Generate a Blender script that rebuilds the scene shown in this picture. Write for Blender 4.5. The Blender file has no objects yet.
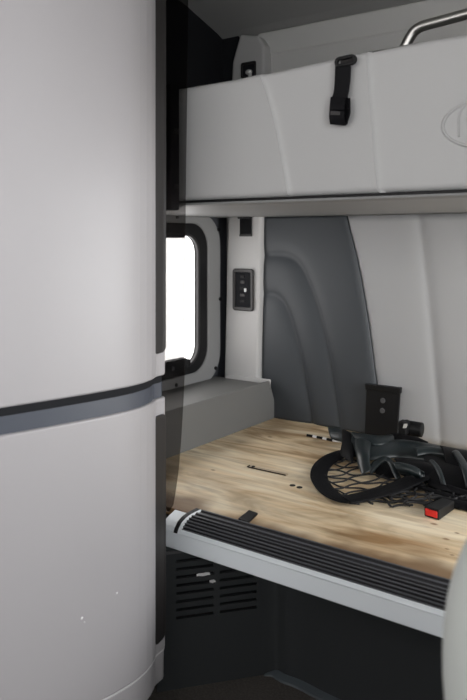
import bpy, bmesh, math, random
from mathutils import Vector, Matrix
random.seed(7)
S = bpy.context.scene
COL = S.collection

# ------------------------------------------------------------------ camera frame (used to survey the room)
F, CX, HY, EZ = 716.0, 233.5, 239.0, 1.12
YAW = math.radians(35.8)
SN, CS = math.sin(YAW), math.cos(YAW)

def ray(px, py):
    u, v = (px - CX) / F, (HY - py) / F
    return Vector((u * CS - SN, u * SN + CS, v))
def atz(px, py, z=0.42):
    d = ray(px, py); t = (z - EZ) / d.z
    return Vector((d.x * t, d.y * t, z))
def aty(px, py, y):
    d = ray(px, py); t = y / d.y
    return Vector((d.x * t, y, EZ + d.z * t))
def atx(px, py, x):
    d = ray(px, py); t = x / d.x
    return Vector((x, d.y * t, EZ + d.z * t))

# ------------------------------------------------------------------ materials
def mat(name, col, rough=0.6, metal=0.0, spec=0.5, bump=0.0, bscale=200.0, var=0.0, vscale=6.0, coat=0.0, sheen=0.0):
    m = bpy.data.materials.new(name); m.use_nodes = True
    nt = m.node_tree; b = nt.nodes['Principled BSDF']
    b.inputs['Base Color'].default_value = (*col, 1)
    b.inputs['Roughness'].default_value = rough
    b.inputs['Metallic'].default_value = metal
    b.inputs['Specular IOR Level'].default_value = spec
    if coat: b.inputs['Coat Weight'].default_value = coat; b.inputs['Coat Roughness'].default_value = 0.15
    tc = nt.nodes.new('ShaderNodeTexCoord')
    if var:
        n = nt.nodes.new('ShaderNodeTexNoise'); n.inputs['Scale'].default_value = vscale; n.inputs['Detail'].default_value = 4
        nt.links.new(tc.outputs['Object'], n.inputs['Vector'])
        r = nt.nodes.new('ShaderNodeMapRange')
        r.inputs['To Min'].default_value = 1 - var; r.inputs['To Max'].default_value = 1 + var
        nt.links.new(n.outputs['Fac'], r.inputs['Value'])
        h = nt.nodes.new('ShaderNodeHueSaturation'); h.inputs['Color'].default_value = (*col, 1)
        nt.links.new(r.outputs['Result'], h.inputs['Value'])
        nt.links.new(h.outputs['Color'], b.inputs['Base Color'])
    if bump:
        n = nt.nodes.new('ShaderNodeTexNoise'); n.inputs['Scale'].default_value = bscale; n.inputs['Detail'].default_value = 3
        nt.links.new(tc.outputs['Object'], n.inputs['Vector'])
        bp = nt.nodes.new('ShaderNodeBump'); bp.inputs['Strength'].default_value = bump; bp.inputs['Distance'].default_value = 0.002
        nt.links.new(n.outputs['Fac'], bp.inputs['Height'])
        nt.links.new(bp.outputs['Normal'], b.inputs['Normal'])
    return m

M = {}
M['cab'] = mat('cabinet_plastic', (0.365, 0.352, 0.363), 0.44, bump=0.05, bscale=60, var=0.02)
M['band'] = mat('slate_band', (0.06, 0.068, 0.088), 0.45)
M['trim'] = mat('dark_edge_trim', (0.020, 0.018, 0.018), 0.45)
M['black'] = mat('black_plastic', (0.005, 0.005, 0.0055), 0.5, spec=0.3, bump=0.1)
M['matte'] = mat('matte_black_panel', (0.013, 0.0135, 0.016), 0.8, spec=0.2)
M['slate'] = mat('slate_wall', (0.035, 0.038, 0.045), 0.6, bump=0.15)
M['vlight'] = mat('light_grey_vinyl', (0.37, 0.373, 0.38), 0.55, spec=0.35, bump=0.12, bscale=350, var=0.015)
M['bunkv'] = mat('bunk_grey_vinyl', (0.42, 0.418, 0.417), 0.6, spec=0.3, bump=0.12, bscale=350, var=0.015)
M['vdark'] = mat('dark_grey_vinyl', (0.048, 0.054, 0.061), 0.5, spec=0.4, bump=0.15, bscale=350, var=0.03)
M['post'] = mat('pale_grey_plastic', (0.48, 0.474, 0.468), 0.55, bump=0.08)
M['frame'] = mat('window_trim_grey', (0.22, 0.22, 0.22), 0.55, bump=0.08)
M['ledge'] = mat('ledge_grey', (0.145, 0.145, 0.141), 0.6, bump=0.1)
M['tray'] = mat('bunk_tray_grey', (0.20, 0.20, 0.20), 0.55)
M['ceil'] = mat('ceiling_fabric', (0.34, 0.337, 0.328), 0.95, spec=0.1, bump=0.2)
M['upper'] = mat('upper_wall_fabric', (0.60, 0.595, 0.58), 0.95, spec=0.1, bump=0.2)
M['liner'] = mat('cab_liner', (0.20, 0.20, 0.195), 0.8)
M['alu'] = mat('brushed_aluminium', (0.80, 0.85, 0.885), 0.45, metal=0.2, bump=0.05)
M['steel'] = mat('polished_steel', (0.42, 0.415, 0.40), 0.33, metal=1.0)
M['tread'] = mat('black_ribbed_vinyl', (0.010, 0.010, 0.012), 0.45, spec=0.4)
M['rib'] = mat('worn_lit_rib_tops', (0.085, 0.088, 0.098), 0.35, spec=0.6)  # paler rib tops: wear, plus highlight lines put into the colour
M['base'] = mat('dark_base_plastic', (0.020, 0.023, 0.025), 0.55, spec=0.35, bump=0.25, bscale=120)
M['vent'] = mat('vent_plastic', (0.031, 0.034, 0.036), 0.6, spec=0.3, bump=0.2, bscale=160)
M['carpet'] = mat('dark_carpet', (0.085, 0.078, 0.072), 1.0, spec=0.05, bump=1.0, bscale=260, var=0.45, vscale=160)
M['strip'] = mat('floor_strip_rubber', (0.06, 0.072, 0.082), 0.5)
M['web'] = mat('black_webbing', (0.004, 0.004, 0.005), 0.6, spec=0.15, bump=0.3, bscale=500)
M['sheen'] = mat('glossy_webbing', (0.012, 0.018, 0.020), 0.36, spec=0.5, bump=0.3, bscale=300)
M['net'] = mat('black_cord', (0.010, 0.010, 0.011), 0.7)
M['red'] = mat('red_button', (0.75, 0.02, 0.015), 0.35)
M['white'] = mat('white_paper', (0.75, 0.75, 0.75), 0.7)
M['seat'] = mat('seat_vinyl', (0.36, 0.375, 0.36), 0.6, bump=0.1)
M['hole'] = mat('dark_hole', (0.02, 0.015, 0.01), 0.9)
M['grey'] = mat('grey_plastic', (0.07, 0.07, 0.073), 0.5)
M['chrome'] = mat('chrome', (0.85, 0.85, 0.83), 0.25, metal=0.4)
M['groove'] = mat('emblem_vinyl', (0.40, 0.40, 0.398), 0.5, spec=0.4)
M['seam'] = mat('seam_thread', (0.62, 0.62, 0.62), 0.5)

def smoked():
    m = bpy.data.materials.new('smoked_acrylic'); m.use_nodes = True
    nt = m.node_tree; nt.nodes.clear()
    o = nt.nodes.new('ShaderNodeOutputMaterial')
    t = nt.nodes.new('ShaderNodeBsdfTransparent'); t.inputs['Color'].default_value = (0.55, 0.545, 0.54, 1)
    g = nt.nodes.new('ShaderNodeBsdfGlossy'); g.inputs['Roughness'].default_value = 0.12; g.inputs['Color'].default_value = (1, 0.9, 0.88, 1)
    mx = nt.nodes.new('ShaderNodeMixShader'); mx.inputs['Fac'].default_value = 0.02
    nt.links.new(t.outputs[0], mx.inputs[1]); nt.links.new(g.outputs[0], mx.inputs[2]); nt.links.new(mx.outputs[0], o.inputs['Surface'])
    return m
M['smoke'] = smoked()
def glass():
    m = bpy.data.materials.new('window_glass'); m.use_nodes = True
    nt = m.node_tree; nt.nodes.clear()
    o = nt.nodes.new('ShaderNodeOutputMaterial')
    t = nt.nodes.new('ShaderNodeBsdfTransparent'); t.inputs['Color'].default_value = (0.97, 0.97, 0.97, 1)
    g = nt.nodes.new('ShaderNodeBsdfGlossy'); g.inputs['Roughness'].default_value = 0.02
    mx = nt.nodes.new('ShaderNodeMixShader'); mx.inputs['Fac'].default_value = 0.04
    nt.links.new(t.outputs[0], mx.inputs[1]); nt.links.new(g.outputs[0], mx.inputs[2]); nt.links.new(mx.outputs[0], o.inputs['Surface'])
    return m
M['glass'] = glass()

def plywood():
    m = bpy.data.materials.new('plywood'); m.use_nodes = True
    nt = m.node_tree; b = nt.nodes['Principled BSDF']; N = nt.nodes; Lk = nt.links
    b.inputs['Roughness'].default_value = 0.55; b.inputs['Specular IOR Level'].default_value = 0.3
    tc = N.new('ShaderNodeTexCoord')
    def noise(scale_vec, sc, det, dist=0.0):
        mp = N.new('ShaderNodeMapping'); mp.inputs['Scale'].default_value = scale_vec
        Lk.new(tc.outputs['Object'], mp.inputs['Vector'])
        n = N.new('ShaderNodeTexNoise'); n.inputs['Scale'].default_value = sc; n.inputs['Detail'].default_value = det; n.inputs['Distortion'].default_value = dist
        Lk.new(mp.outputs['Vector'], n.inputs['Vector']); return n
    n1 = noise((0.8, 3.6, 1.0), 2.6, 6, 1.6)        # broad colour bands
    r1 = N.new('ShaderNodeValToRGB'); e = r1.color_ramp.elements
    e[0].position = 0.30; e[0].color = (0.34, 0.20, 0.09, 1)
    e[1].position = 0.68; e[1].color = (0.86, 0.75, 0.56, 1)
    k = e.new(0.47); k.color = (0.70, 0.545, 0.35, 1)
    Lk.new(n1.outputs['Fac'], r1.inputs['Fac'])
    n2 = noise((1.2, 14.0, 1.0), 4.0, 6, 0.6)       # fine grain
    r2 = N.new('ShaderNodeMapRange'); r2.inputs['From Min'].default_value = 0.3; r2.inputs['From Max'].default_value = 0.7
    r2.inputs['To Min'].default_value = 0.84; r2.inputs['To Max'].default_value = 1.12
    Lk.new(n2.outputs['Fac'], r2.inputs['Value'])
    hs = N.new('ShaderNodeHueSaturation'); Lk.new(r1.outputs['Color'], hs.inputs['Color']); Lk.new(r2.outputs['Result'], hs.inputs['Value'])
    n3 = noise((1.2, 3.5, 1.0), 2.6, 4, 1.5)        # weathered grey-brown stains
    r3 = N.new('ShaderNodeValToRGB'); r3.color_ramp.elements[0].position = 0.52; r3.color_ramp.elements[1].position = 0.72
    Lk.new(n3.outputs['Fac'], r3.inputs['Fac'])
    mx = N.new('ShaderNodeMix'); mx.data_type = 'RGBA'; mx.inputs['B'].default_value = (0.24, 0.155, 0.075, 1)
    ml = N.new('ShaderNodeMath'); ml.operation = 'MULTIPLY'; ml.inputs[1].default_value = 0.55
    Lk.new(r3.outputs['Color'], ml.inputs[0]); Lk.new(ml.outputs[0], mx.inputs['Factor']); Lk.new(hs.outputs['Color'], mx.inputs['A'])
    # brown weathering streaks along the front edge (a stain with its own outline)
    sp = N.new('ShaderNodeSeparateXYZ'); Lk.new(tc.outputs['Object'], sp.inputs[0])
    nn = noise((2.0, 1.0, 1.0), 2.4, 3)
    ad = N.new('ShaderNodeMath'); ad.operation = 'MULTIPLY_ADD'; ad.inputs[1].default_value = 0.20
    Lk.new(nn.outputs['Fac'], ad.inputs[0]); Lk.new(sp.outputs['Y'], ad.inputs[2])
    mr = N.new('ShaderNodeMapRange'); mr.interpolation_type = 'SMOOTHSTEP'
    mr.inputs['From Min'].default_value = 1.555; mr.inputs['From Max'].default_value = 1.615; mr.inputs['To Min'].default_value = 0.85; mr.inputs['To Max'].default_value = 0.0
    Lk.new(ad.outputs[0], mr.inputs['Value'])
    mx2 = N.new('ShaderNodeMix'); mx2.data_type = 'RGBA'; mx2.inputs['B'].default_value = (0.17, 0.095, 0.045, 1)
    Lk.new(mr.outputs['Result'], mx2.inputs['Factor']); Lk.new(mx.outputs['Result'], mx2.inputs['A'])
    # knots
    last = mx2.outputs['Result']
    for (kx, ky, kr) in KNOTS:
        vm = N.new('ShaderNodeMapping'); vm.vector_type = 'POINT'
        vm.inputs['Location'].default_value = (-kx * 1.0, -ky * 1.6, 0); vm.inputs['Scale'].default_value = (1.0, 1.6, 0)
        Lk.new(tc.outputs['Object'], vm.inputs['Vector'])
        ln = N.new('ShaderNodeVectorMath'); ln.operation = 'LENGTH'; Lk.new(vm.outputs['Vector'], ln.inputs[0])
        km = N.new('ShaderNodeMapRange'); km.inputs['From Min'].default_value = kr * 0.4; km.inputs['From Max'].default_value = kr
        km.inputs['To Min'].default_value = 0.8; km.inputs['To Max'].default_value = 0
        Lk.new(ln.outputs['Value'], km.inputs['Value'])
        mk = N.new('ShaderNodeMix'); mk.data_type = 'RGBA'; mk.inputs['B'].default_value = (0.20, 0.10, 0.04, 1)
        Lk.new(km.outputs['Result'], mk.inputs['Factor']); Lk.new(last, mk.inputs['A']); last = mk.outputs['Result']
    Lk.new(last, b.inputs['Base Color'])
    bp = N.new('ShaderNodeBump'); bp.inputs['Strength'].default_value = 0.25; bp.inputs['Distance'].default_value = 0.002
    Lk.new(n2.outputs['Fac'], bp.inputs['Height']); Lk.new(bp.outputs['Normal'], b.inputs['Normal'])
    return m
KNOTS = []
for (px, py, r) in [(434, 524, .012), (446, 539, .011), (457, 533, .008), (447, 549, .007), (452, 555, .007), (270, 437, .012), (213, 470, .01)]:
    p = atz(px, py); KNOTS.append((p.x, p.y, r))
M['ply'] = plywood()

# ------------------------------------------------------------------ builders
def link(name, me, m, parent=None, smooth=False, bevel=0.0, seg=2):
    o = bpy.data.objects.new(name, me); COL.objects.link(o)
    if m is not None: me.materials.append(m)
    if smooth:
        for p in me.polygons: p.use_smooth = True
    if parent is not None: o.parent = parent
    if bevel:
        b = o.modifiers.new('bevel', 'BEVEL'); b.width = bevel; b.segments = seg; b.limit_method = 'ANGLE'; b.angle_limit = math.radians(38)
    return o
def fin(bm, name, m, parent=None, smooth=False, bevel=0.0, seg=2):
    bmesh.ops.recalc_face_normals(bm, faces=bm.faces)
    me = bpy.data.meshes.new(name); bm.to_mesh(me); bm.free()
    return link(name, me, m, parent, smooth, bevel, seg)
def box(bm, lo, hi):
    x0, y0, z0 = lo; x1, y1, z1 = hi
    v = [bm.verts.new(c) for c in ((x0,y0,z0),(x1,y0,z0),(x1,y1,z0),(x0,y1,z0),(x0,y0,z1),(x1,y0,z1),(x1,y1,z1),(x0,y1,z1))]
    for f in ((0,3,2,1),(4,5,6,7),(0,1,5,4),(1,2,6,5),(2,3,7,6),(3,0,4,7)): bm.faces.new([v[i] for i in f])
def boxo(name, lo, hi, m, parent=None, bevel=0.0, seg=2):
    bm = bmesh.new(); box(bm, lo, hi); return fin(bm, name, m, parent, False, bevel, seg)
def prism(bm, a, b):
    """closed loops a and b (same length) joined into a solid"""
    va = [bm.verts.new(p) for p in a]; vb = [bm.verts.new(p) for p in b]; n = len(a)
    bm.faces.new(va); bm.faces.new(list(reversed(vb)))
    for i in range(n): bm.faces.new((va[i], vb[i], vb[(i+1) % n], va[(i+1) % n]))
def zprism(bm, prof, z0, z1): prism(bm, [(x, y, z0) for x, y in prof], [(x, y, z1) for x, y in prof])
def yprism(bm, prof, y0, y1): prism(bm, [(x, y0, z) for x, z in prof], [(x, y1, z) for x, z in prof])
def xprism(bm, prof, x0, x1): prism(bm, [(x0, y, z) for y, z in prof], [(x1, y, z) for y, z in prof])
def catmull(pts, n=6):
    P = [Vector(p) for p in pts]; out = []
    for i in range(len(P) - 1):
        a, b, c, d = P[max(i-1, 0)], P[i], P[i+1], P[min(i+2, len(P)-1)]
        for k in range(n):
            t = k / n
            out.append(0.5 * ((2*b) + (c-a)*t + (2*a-5*b+4*c-d)*t*t + (3*b-a-3*c+d)*t**3))
    out.append(P[-1]); return out
def tube(bm, pts, r, sides=8, cap=True):
    P = [Vector(p) for p in pts]; rings = []; prev = None
    for i, p in enumerate(P):
        t = (P[min(i+1, len(P)-1)] - P[max(i-1, 0)]).normalized()
        if prev is None:
            prev = t.orthogonal().normalized()
        nrm = (prev - t * prev.dot(t))
        nrm = nrm.normalized() if nrm.length > 1e-6 else t.orthogonal().normalized()
        prev = nrm; bn = t.cross(nrm)
        rings.append([bm.verts.new(p + (nrm*math.cos(2*math.pi*k/sides) + bn*math.sin(2*math.pi*k/sides)) * r) for k in range(sides)])
    for a, b in zip(rings, rings[1:]):
        for k in range(sides): bm.faces.new((a[k], a[(k+1) % sides], b[(k+1) % sides], b[k]))
    if cap and len(rings) > 1:
        bm.faces.new(list(reversed(rings[0]))); bm.faces.new(rings[-1])
def cyl(bm, c, axis, r, h, sides=20):
    a = Vector(axis).normalized(); c = Vector(c); tube(bm, [c - a*h/2, c + a*h/2], r, sides)
def ribbon(bm, A, B, th=0.003, n=6, bulge=0.0, nb=4):
    """webbing strap between two edge lines A and B, with thickness; bulge bows it outwards across its width"""
    A = catmull(A, n); B = catmull(B, n); rows = []
    for i in range(len(A)):
        t = (A[min(i+1, len(A)-1)] + B[min(i+1, len(A)-1)] - A[max(i-1, 0)] - B[max(i-1, 0)]).normalized()
        w = (B[i] - A[i]); nr = t.cross(w)
        nr = nr.normalized() if nr.length > 1e-9 else Vector((0, 0, 1))
        if nr.z < 0: nr = -nr
        top, bot = [], []
        for k in range(nb + 1):
            s = k / nb; p = A[i].lerp(B[i], s) + nr * (bulge * 4 * s * (1 - s))
            top.append(p + nr * th * 0.5); bot.append(p - nr * th * 0.5)
        rows.append([bm.verts.new(p) for p in top + list(reversed(bot))])
    m = len(rows[0])
    for a, b in zip(rows, rows[1:]):
        for k in range(m): bm.faces.new((a[k], a[(k+1) % m], b[(k+1) % m], b[k]))
    bm.faces.new(list(reversed(rows[0]))); bm.faces.new(rows[-1])
def gridsolid(bm, nu, nv, front, back):
    f = [[bm.verts.new(front(i/nu, j/nv)) for j in range(nv+1)] for i in range(nu+1)]
    b = [[bm.verts.new(back(i/nu, j/nv)) for j in (0, nv)] for i in range(nu+1)]
    for i in range(nu):
        for j in range(nv): bm.faces.new((f[i][j], f[i+1][j], f[i+1][j+1], f[i][j+1]))
        bm.faces.new((b[i][0], b[i][1], b[i+1][1], b[i+1][0]))
        bm.faces.new((f[i][0], b[i][0], b[i+1][0], f[i+1][0])); bm.faces.new((f[i][nv], f[i+1][nv], b[i+1][1], b[i][1]))
    bm.faces.new([f[0][j] for j in range(nv+1)] + [b[0][1], b[0][0]])
    bm.faces.new([f[nu][j] for j in range(nv, -1, -1)] + [b[nu][0], b[nu][1]])
def rrect(y0, y1, z0, z1, r, n=8):
    out = []
    for cy, cz, a0 in ((y1-r, z1-r, 0), (y0+r, z1-r, 90), (y0+r, z0+r, 180), (y1-r, z0+r, 270)):
        for k in range(n+1):
            a = math.radians(a0 + 90*k/n); out.append((cy + r*math.cos(a), cz + r*math.sin(a)))
    return out
def ring(bm, outer, inner, f0, f1):
    """frame between two same-length loops; f0/f1 map (a,b) to 3-D on the two faces"""
    n = len(outer)
    o0 = [bm.verts.new(f0(*p)) for p in outer]; i0 = [bm.verts.new(f0(*p)) for p in inner]
    o1 = [bm.verts.new(f1(*p)) for p in outer]; i1 = [bm.verts.new(f1(*p)) for p in inner]
    for k in range(n):
        j = (k+1) % n
        bm.faces.new((o0[k], o0[j], i0[j], i0[k])); bm.faces.new((o1[k], i1[k], i1[j], o1[j]))
        bm.faces.new((o0[k], o1[k], o1[j], o0[j])); bm.faces.new((i0[k], i0[j], i1[j], i1[k]))
def thing(name, label, cat, loc=(0, 0, 0), group=None):
    o = bpy.data.objects.new(name, None); COL.objects.link(o); o.empty_display_size = 0.05
    o['label'] = label; o['category'] = cat
    if group: o['group'] = group
    return o
def tag(o, label, cat, group=None):
    o['label'] = label; o['category'] = cat
    if group: o['group'] = group
    return o
def struct(o): o['kind'] = 'structure'; return o

XL = -1.78      # inner face of the left wall
YB = 2.42       # inner face of the back wall
ZP = 0.42       # top of the plywood

# ------------------------------------------------------------------ setting
struct(boxo('floor', (-1.9, -1.36, -0.05), (0.78, 2.5, 0.0), M['carpet']))
struct(boxo('wall_back', (-1.9, YB, 0.0), (0.75, YB + 0.06, 1.86), M['upper']))
bm = bmesh.new()
prof = [(YB, 1.86), (2.405, 1.945), (2.36, 1.965), (2.15, 2.03), (1.75, 2.11), (1.2, 2.17), (-1.36, 2.2), (-1.36, 2.26), (1.2, 2.23), (1.8, 2.17), (2.2, 2.09), (YB + 0.06, 2.02), (YB + 0.06, 1.86)]
xprism(bm, prof, -1.9, 0.75)
struct(fin(bm, 'ceiling', M['ceil']))
# upper back wall liner, paler than the ceiling
bm = bmesh.new()
xprism(bm, [(YB, 1.50), (2.402, 1.50), (2.398, 1.85), (2.392, 1.857), (2.385, 1.94), (2.40, 1.948), (YB, 1.94)], -1.6, 0.75)
struct(fin(bm, 'trim_2', M['upper'], bevel=0.004))

# window measurements on the left wall
WX = XL + 0.02
yR = [atx(p, 300, WX).y for p in (220.5, 208.0, 198.5)]
zT = [atx(178, p, WX).z for p in (212.5, 223.0, 235.5)]
zB = [atx(192, p, WX).z for p in (388.0, 373.5, 364.0)]
yF = (1.36, 1.42, 1.46)
wy0, wy1, wz0, wz1 = yF[2], yR[2], zB[2], zT[2]
# wall with window opening
bm = bmesh.new()
outer = rrect(1.0, 2.48, 0.0, 1.215, 0.001); inner = rrect(wy0 - .02, wy1 + .02, wz0 - .012, wz1 + .012, 0.08)
ring(bm, outer, inner, lambda y, z: (XL, y, z), lambda y, z: (XL - 0.08, y + (.18 if y > 2.0 and y < 2.35 else 0), z))
box(bm, (XL - 0.08, 0.3, 0.0), (XL, 1.0, 1.215))
wl = fin(bm, 'wall_left', M['slate']); struct(wl)
bm = bmesh.new(); box(bm, (XL - 0.08, 0.3, 1.215), (XL, 2.48, 2.3)); box(bm, (XL, YB - 0.03, 1.215), (-1.70, YB, 1.96)); up = fin(bm, 'trim_3', M['matte']); struct(up)

# the rest of the cab behind the camera: door windows, windscreen and the twin sleeper window
bm = bmesh.new()
def holed(bm, ya, yb, holes, x0, x1):
    ys = ya
    for (h0, h1, z0, z1) in holes:
        box(bm, (x0, ys, 0), (x1, h0, 2.3)); box(bm, (x0, h0, 0), (x1, h1, z0)); box(bm, (x0, h0, z1), (x1, h1, 2.3)); ys = h1
    box(bm, (x0, ys, 0), (x1, yb, 2.3))
holed(bm, -1.36, 2.48, ((-.85, .35, 1.05, 1.55), (1.46, 2.24, .62, 1.14)), 0.70, 0.76)
struct(fin(bm, 'wall_right', M['liner']))
bm = bmesh.new(); holed(bm, -1.36, 0.3, ((-.85, .15, .95, 1.75),), XL - .08, XL)
struct(fin(bm, 'trim_4', M['liner']))
bm = bmesh.new()
box(bm, (-1.86, -1.36, 0), (.76, -1.30, 1.15)); box(bm, (-1.86, -1.36, 1.9), (.76, -1.30, 2.3)); box(bm, (-1.86, -1.36, 1.0), (-1.7, -1.30, 1.9)); box(bm, (.6, -1.36, 1.0), (.76, -1.30, 1.9))
struct(fin(bm, 'wall_front', M['liner']))

win = bpy.data.objects.new('window_1', None); COL.objects.link(win); win['kind'] = 'structure'
bm = bmesh.new()
ring(bm, rrect(yF[0], yR[0], zB[0], zT[0], 0.125), rrect(yF[1], yR[1], zB[1], zT[1], 0.095),
     lambda y, z: (XL + 0.022, y, z), lambda y, z: (XL + 0.001, y, z))
fin(bm, 'trim_ring', M['frame'], win, bevel=0.006)
bm = bmesh.new()
ring(bm, rrect(yF[1]-.004, yR[1]+.004, zB[1]-.004, zT[1]+.004, 0.098), rrect(yF[2], yR[2], zB[2], zT[2], 0.07),
     lambda y, z: (XL + 0.016, y, z), lambda y, z: (XL - 0.004, y, z))
fin(bm, 'gasket', M['black'], win, bevel=0.005)
bm = bmesh.new(); ring(bm, rrect(yF[2]-.008, yR[2]+.012, zB[2]-.008, zT[2]+.008, 0.08), rrect(yF[2]+.001, yR[2]-.001, zB[2]+.001, zT[2]-.001, 0.07), lambda y, z: (XL+0.020, y, z), lambda y, z: (XL+0.010, y, z))
fin(bm, 'gasket_lip', M['trim'], win, bevel=0.003)
bm = bmesh.new(); box(bm, (XL - 0.004, wy0 - 0.018, wz0 - 0.010), (XL + 0.001, wy1 + 0.018, wz1 + 0.010)); fin(bm, 'pane', M['glass'], win)
# catch and dark upper bar on the window
p0, p1 = atx(187, 372, WX), atx(187, 357, WX)
bm = bmesh.new(); box(bm, (XL, p0.y - 0.26, p0.z - .008), (XL + 0.032, p0.y - 0.012, p1.z)); box(bm, (XL, p0.y - 0.012, p0.z + .02), (XL + 0.03, p0.y + .012, p1.z - 0.008))
lt = fin(bm, 'lower_catch', M['black'], win, bevel=0.004)
bm = bmesh.new(); cyl(bm, (XL + 0.034, p0.y - 0.10, (p0.z + p1.z)/2), (1, 0, 0), 0.008, 0.006); fin(bm, 'catch_screw', M['grey'], lt)
p0, p1 = atx(184, 238, WX), atx(184, 233, WX)
boxo('upper_bar', (XL, p0.y - 0.26, p0.z), (XL + 0.026, p0.y, p1.z), M['black'], win, 0.003)  # thin black bar along the top of the pane
for (px, py) in ((176.5, 217), (218, 229.5), (219.5, 299), (215, 368), (175.5, 385)):
    p = atx(px, py, WX)
    bm = bmesh.new(); cyl(bm, (XL + 0.023, p.y, p.z), (1, 0, 0), 0.0075, 0.006, 12); fin(bm, 'screw', M['black'], win)

# corner post between window and back wall
YP = 2.345
def wp(px, py): q = aty(px, py, YP); return (q.x, q.z)
def wr(px, py): return (aty(px, py, 2.375).x, aty(px, py, YP).z)
b0, b1 = wp(223.5, 380), wr(261.5, 380)
outl = [(b0[0], 0.42), (b1[0], 0.42), wr(261.5, 380), wr(265, 215), wr(268, 75), wr(268, 44), wr(262, 34.5), wp(239.5, 34), wp(232, 62), wp(231, 80), wp(227.5, 212), b0]
bm = bmesh.new(); yprism(bm, outl, YP, YB)
post = fin(bm, 'trim_1', M['post'], bevel=0.012, seg=3); struct(post)

# ------------------------------------------------------------------ ledge box on the left
XG = -1.51
bm = bmesh.new()
zt = 0.570
xprism(bm, [(1.275, ZP - .02), (2.384, ZP - .02), (2.384, ZP + .03), (2.335, zt), (1.275, zt)], XG - 0.012, XG)
lg = fin(bm, 'side_ledge', M['ledge'], bevel=0.003); tag(lg, 'low grey ledge box running under the window beside the plywood', 'ledge')
bm = bmesh.new()
xprism(bm, [(1.275, zt - .03), (2.335, zt - .03), (2.335, zt - 0.012), (1.275, zt - .012)], XL + 0.003, XG - 0.012)
fin(bm, 'ledge_top', M['ledge'], lg)
bm = bmesh.new(); xprism(bm, [(2.33, zt - .03), (2.344, zt - .03), (2.344, zt + .004), (2.33, zt + .004)], b0[0] + .02, XG)
fin(bm, 'end_rim', M['post'], lg, bevel=0.003)

boxo('support', (-1.75, 1.45, 0.0), (-1.54, 2.37, zt - .031), M['base'], lg)

# ------------------------------------------------------------------ back wall upholstery
YW = 2.385
def wb(px, py): q = aty(px, py, YW); return (q.x, q.z)
bound = catmull([Vector((*wb(*p), 0)) for p in ((346, 205), (348, 216), (355, 243), (362, 274), (370, 320), (376, 365), (380, 400), (383, 436))], 6)
def bx(z):
    for a, b in zip(bound, bound[1:]):
        if b.y <= z <= a.y: return a.x + (b.x - a.x) * (a.y - z) / (a.y - b.y + 1e-9)
    return bound[0].x if z > bound[0].y else bound[-1].x
def poly(pts): return [(p.x, p.y) for p in catmull([Vector((*wb(*p), 0)) for p in pts], 5)]
arc1 = poly(((255, 257), (272, 255), (288, 256), (300, 264), (310, 283), (319, 309), (328, 345), (334, 375), (341, 425)))
arc2 = poly(((255, 293), (268, 293), (280, 297), (289, 310), (298, 340), (306, 375), (314, 425)))
def dist(pl, x, z):
    best = 9; sgn = 1
    for (ax, az), (bx_, bz) in zip(pl, pl[1:]):
        dx, dz = bx_-ax, bz-az; L = dx*dx+dz*dz
        t = max(0, min(1, ((x-ax)*dx+(z-az)*dz)/L)); ex, ez = x-ax-t*dx, z-az-t*dz
        d = math.hypot(ex, ez)
        if d < best: best = d; sgn = 1 if (dx*(z-az)-dz*(x-ax)) < 0 else -1
    return best * sgn
def pillow(d):      # d>0 inside: rises away from a stitched groove
    if d > 0: return 0.016 * (1 - math.exp(-d/0.035)) 
    return 0.0
XPL = b1[0] - 0.002
zlo, zhi = ZP, 1.2055
def dark_front(s, t):
    z = zlo + (zhi - zlo) * t; xb = bx(z) - 0.0015; x = XPL + (xb - XPL) * s
    d1, d2 = dist(arc1, x, z), dist(arc2, x, z)
    h = 0.004
    if d2 > 0: h += pillow(d2)*1.0 + 0.000
    elif d1 > 0: h += 0.0165 * (1 - math.exp(-d1/0.03)) * (1 - math.exp(d2/0.020))
    else: h += 0.0165 * (1 - math.exp(d1/0.022))
    h = 0.010 + (h - 0.010) * (1 - math.exp(-(x - XPL)/0.025))
    e = xb - x; h -= 0.014 * math.exp(-e/0.012)
    e2 = x - XPL; h -= 0.008 * math.exp(-e2/0.008)
    return (x, YW - h, z)
bm = bmesh.new(); gridsolid(bm, 90, 80, dark_front, lambda s, t: (XPL + (bx(zlo+(zhi-zlo)*t) - .0015 - XPL)*s, YB - .001, zlo+(zhi-zlo)*t))
tag(fin(bm, 'dark_wall_pad', M['vdark'], smooth=True), 'dark grey quilted vinyl wall pad with arched stitching', 'wall pad')
seam = poly(((417, 195), (420, 216), (426, 262), (432, 320), (437, 380), (442, 445), (443, 470)))
XPR = 0.68
def light_front(s, t):
    z = zlo + (zhi - zlo) * t; xb = bx(z) + 0.0015; x = xb + (XPR - xb) * (s ** 1.7)
    d = dist(seam, x, z)
    h = 0.006 + 0.010 * (1 - math.exp(-abs(d)/0.02)) - 0.010 * math.exp(-(x-xb)/0.012)
    return (x, YW - h, z)
bm = bmesh.new(); gridsolid(bm, 130, 30, light_front, lambda s, t: (bx(zlo+(zhi-zlo)*t) + .0015 + (XPR - bx(zlo+(zhi-zlo)*t) - .0015)*(s**1.7), YB - .001, zlo+(zhi-zlo)*t))
tag(fin(bm, 'light_wall_pad', M['vlight'], smooth=True), 'light grey vinyl wall pad with one vertical seam', 'wall pad')

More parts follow.
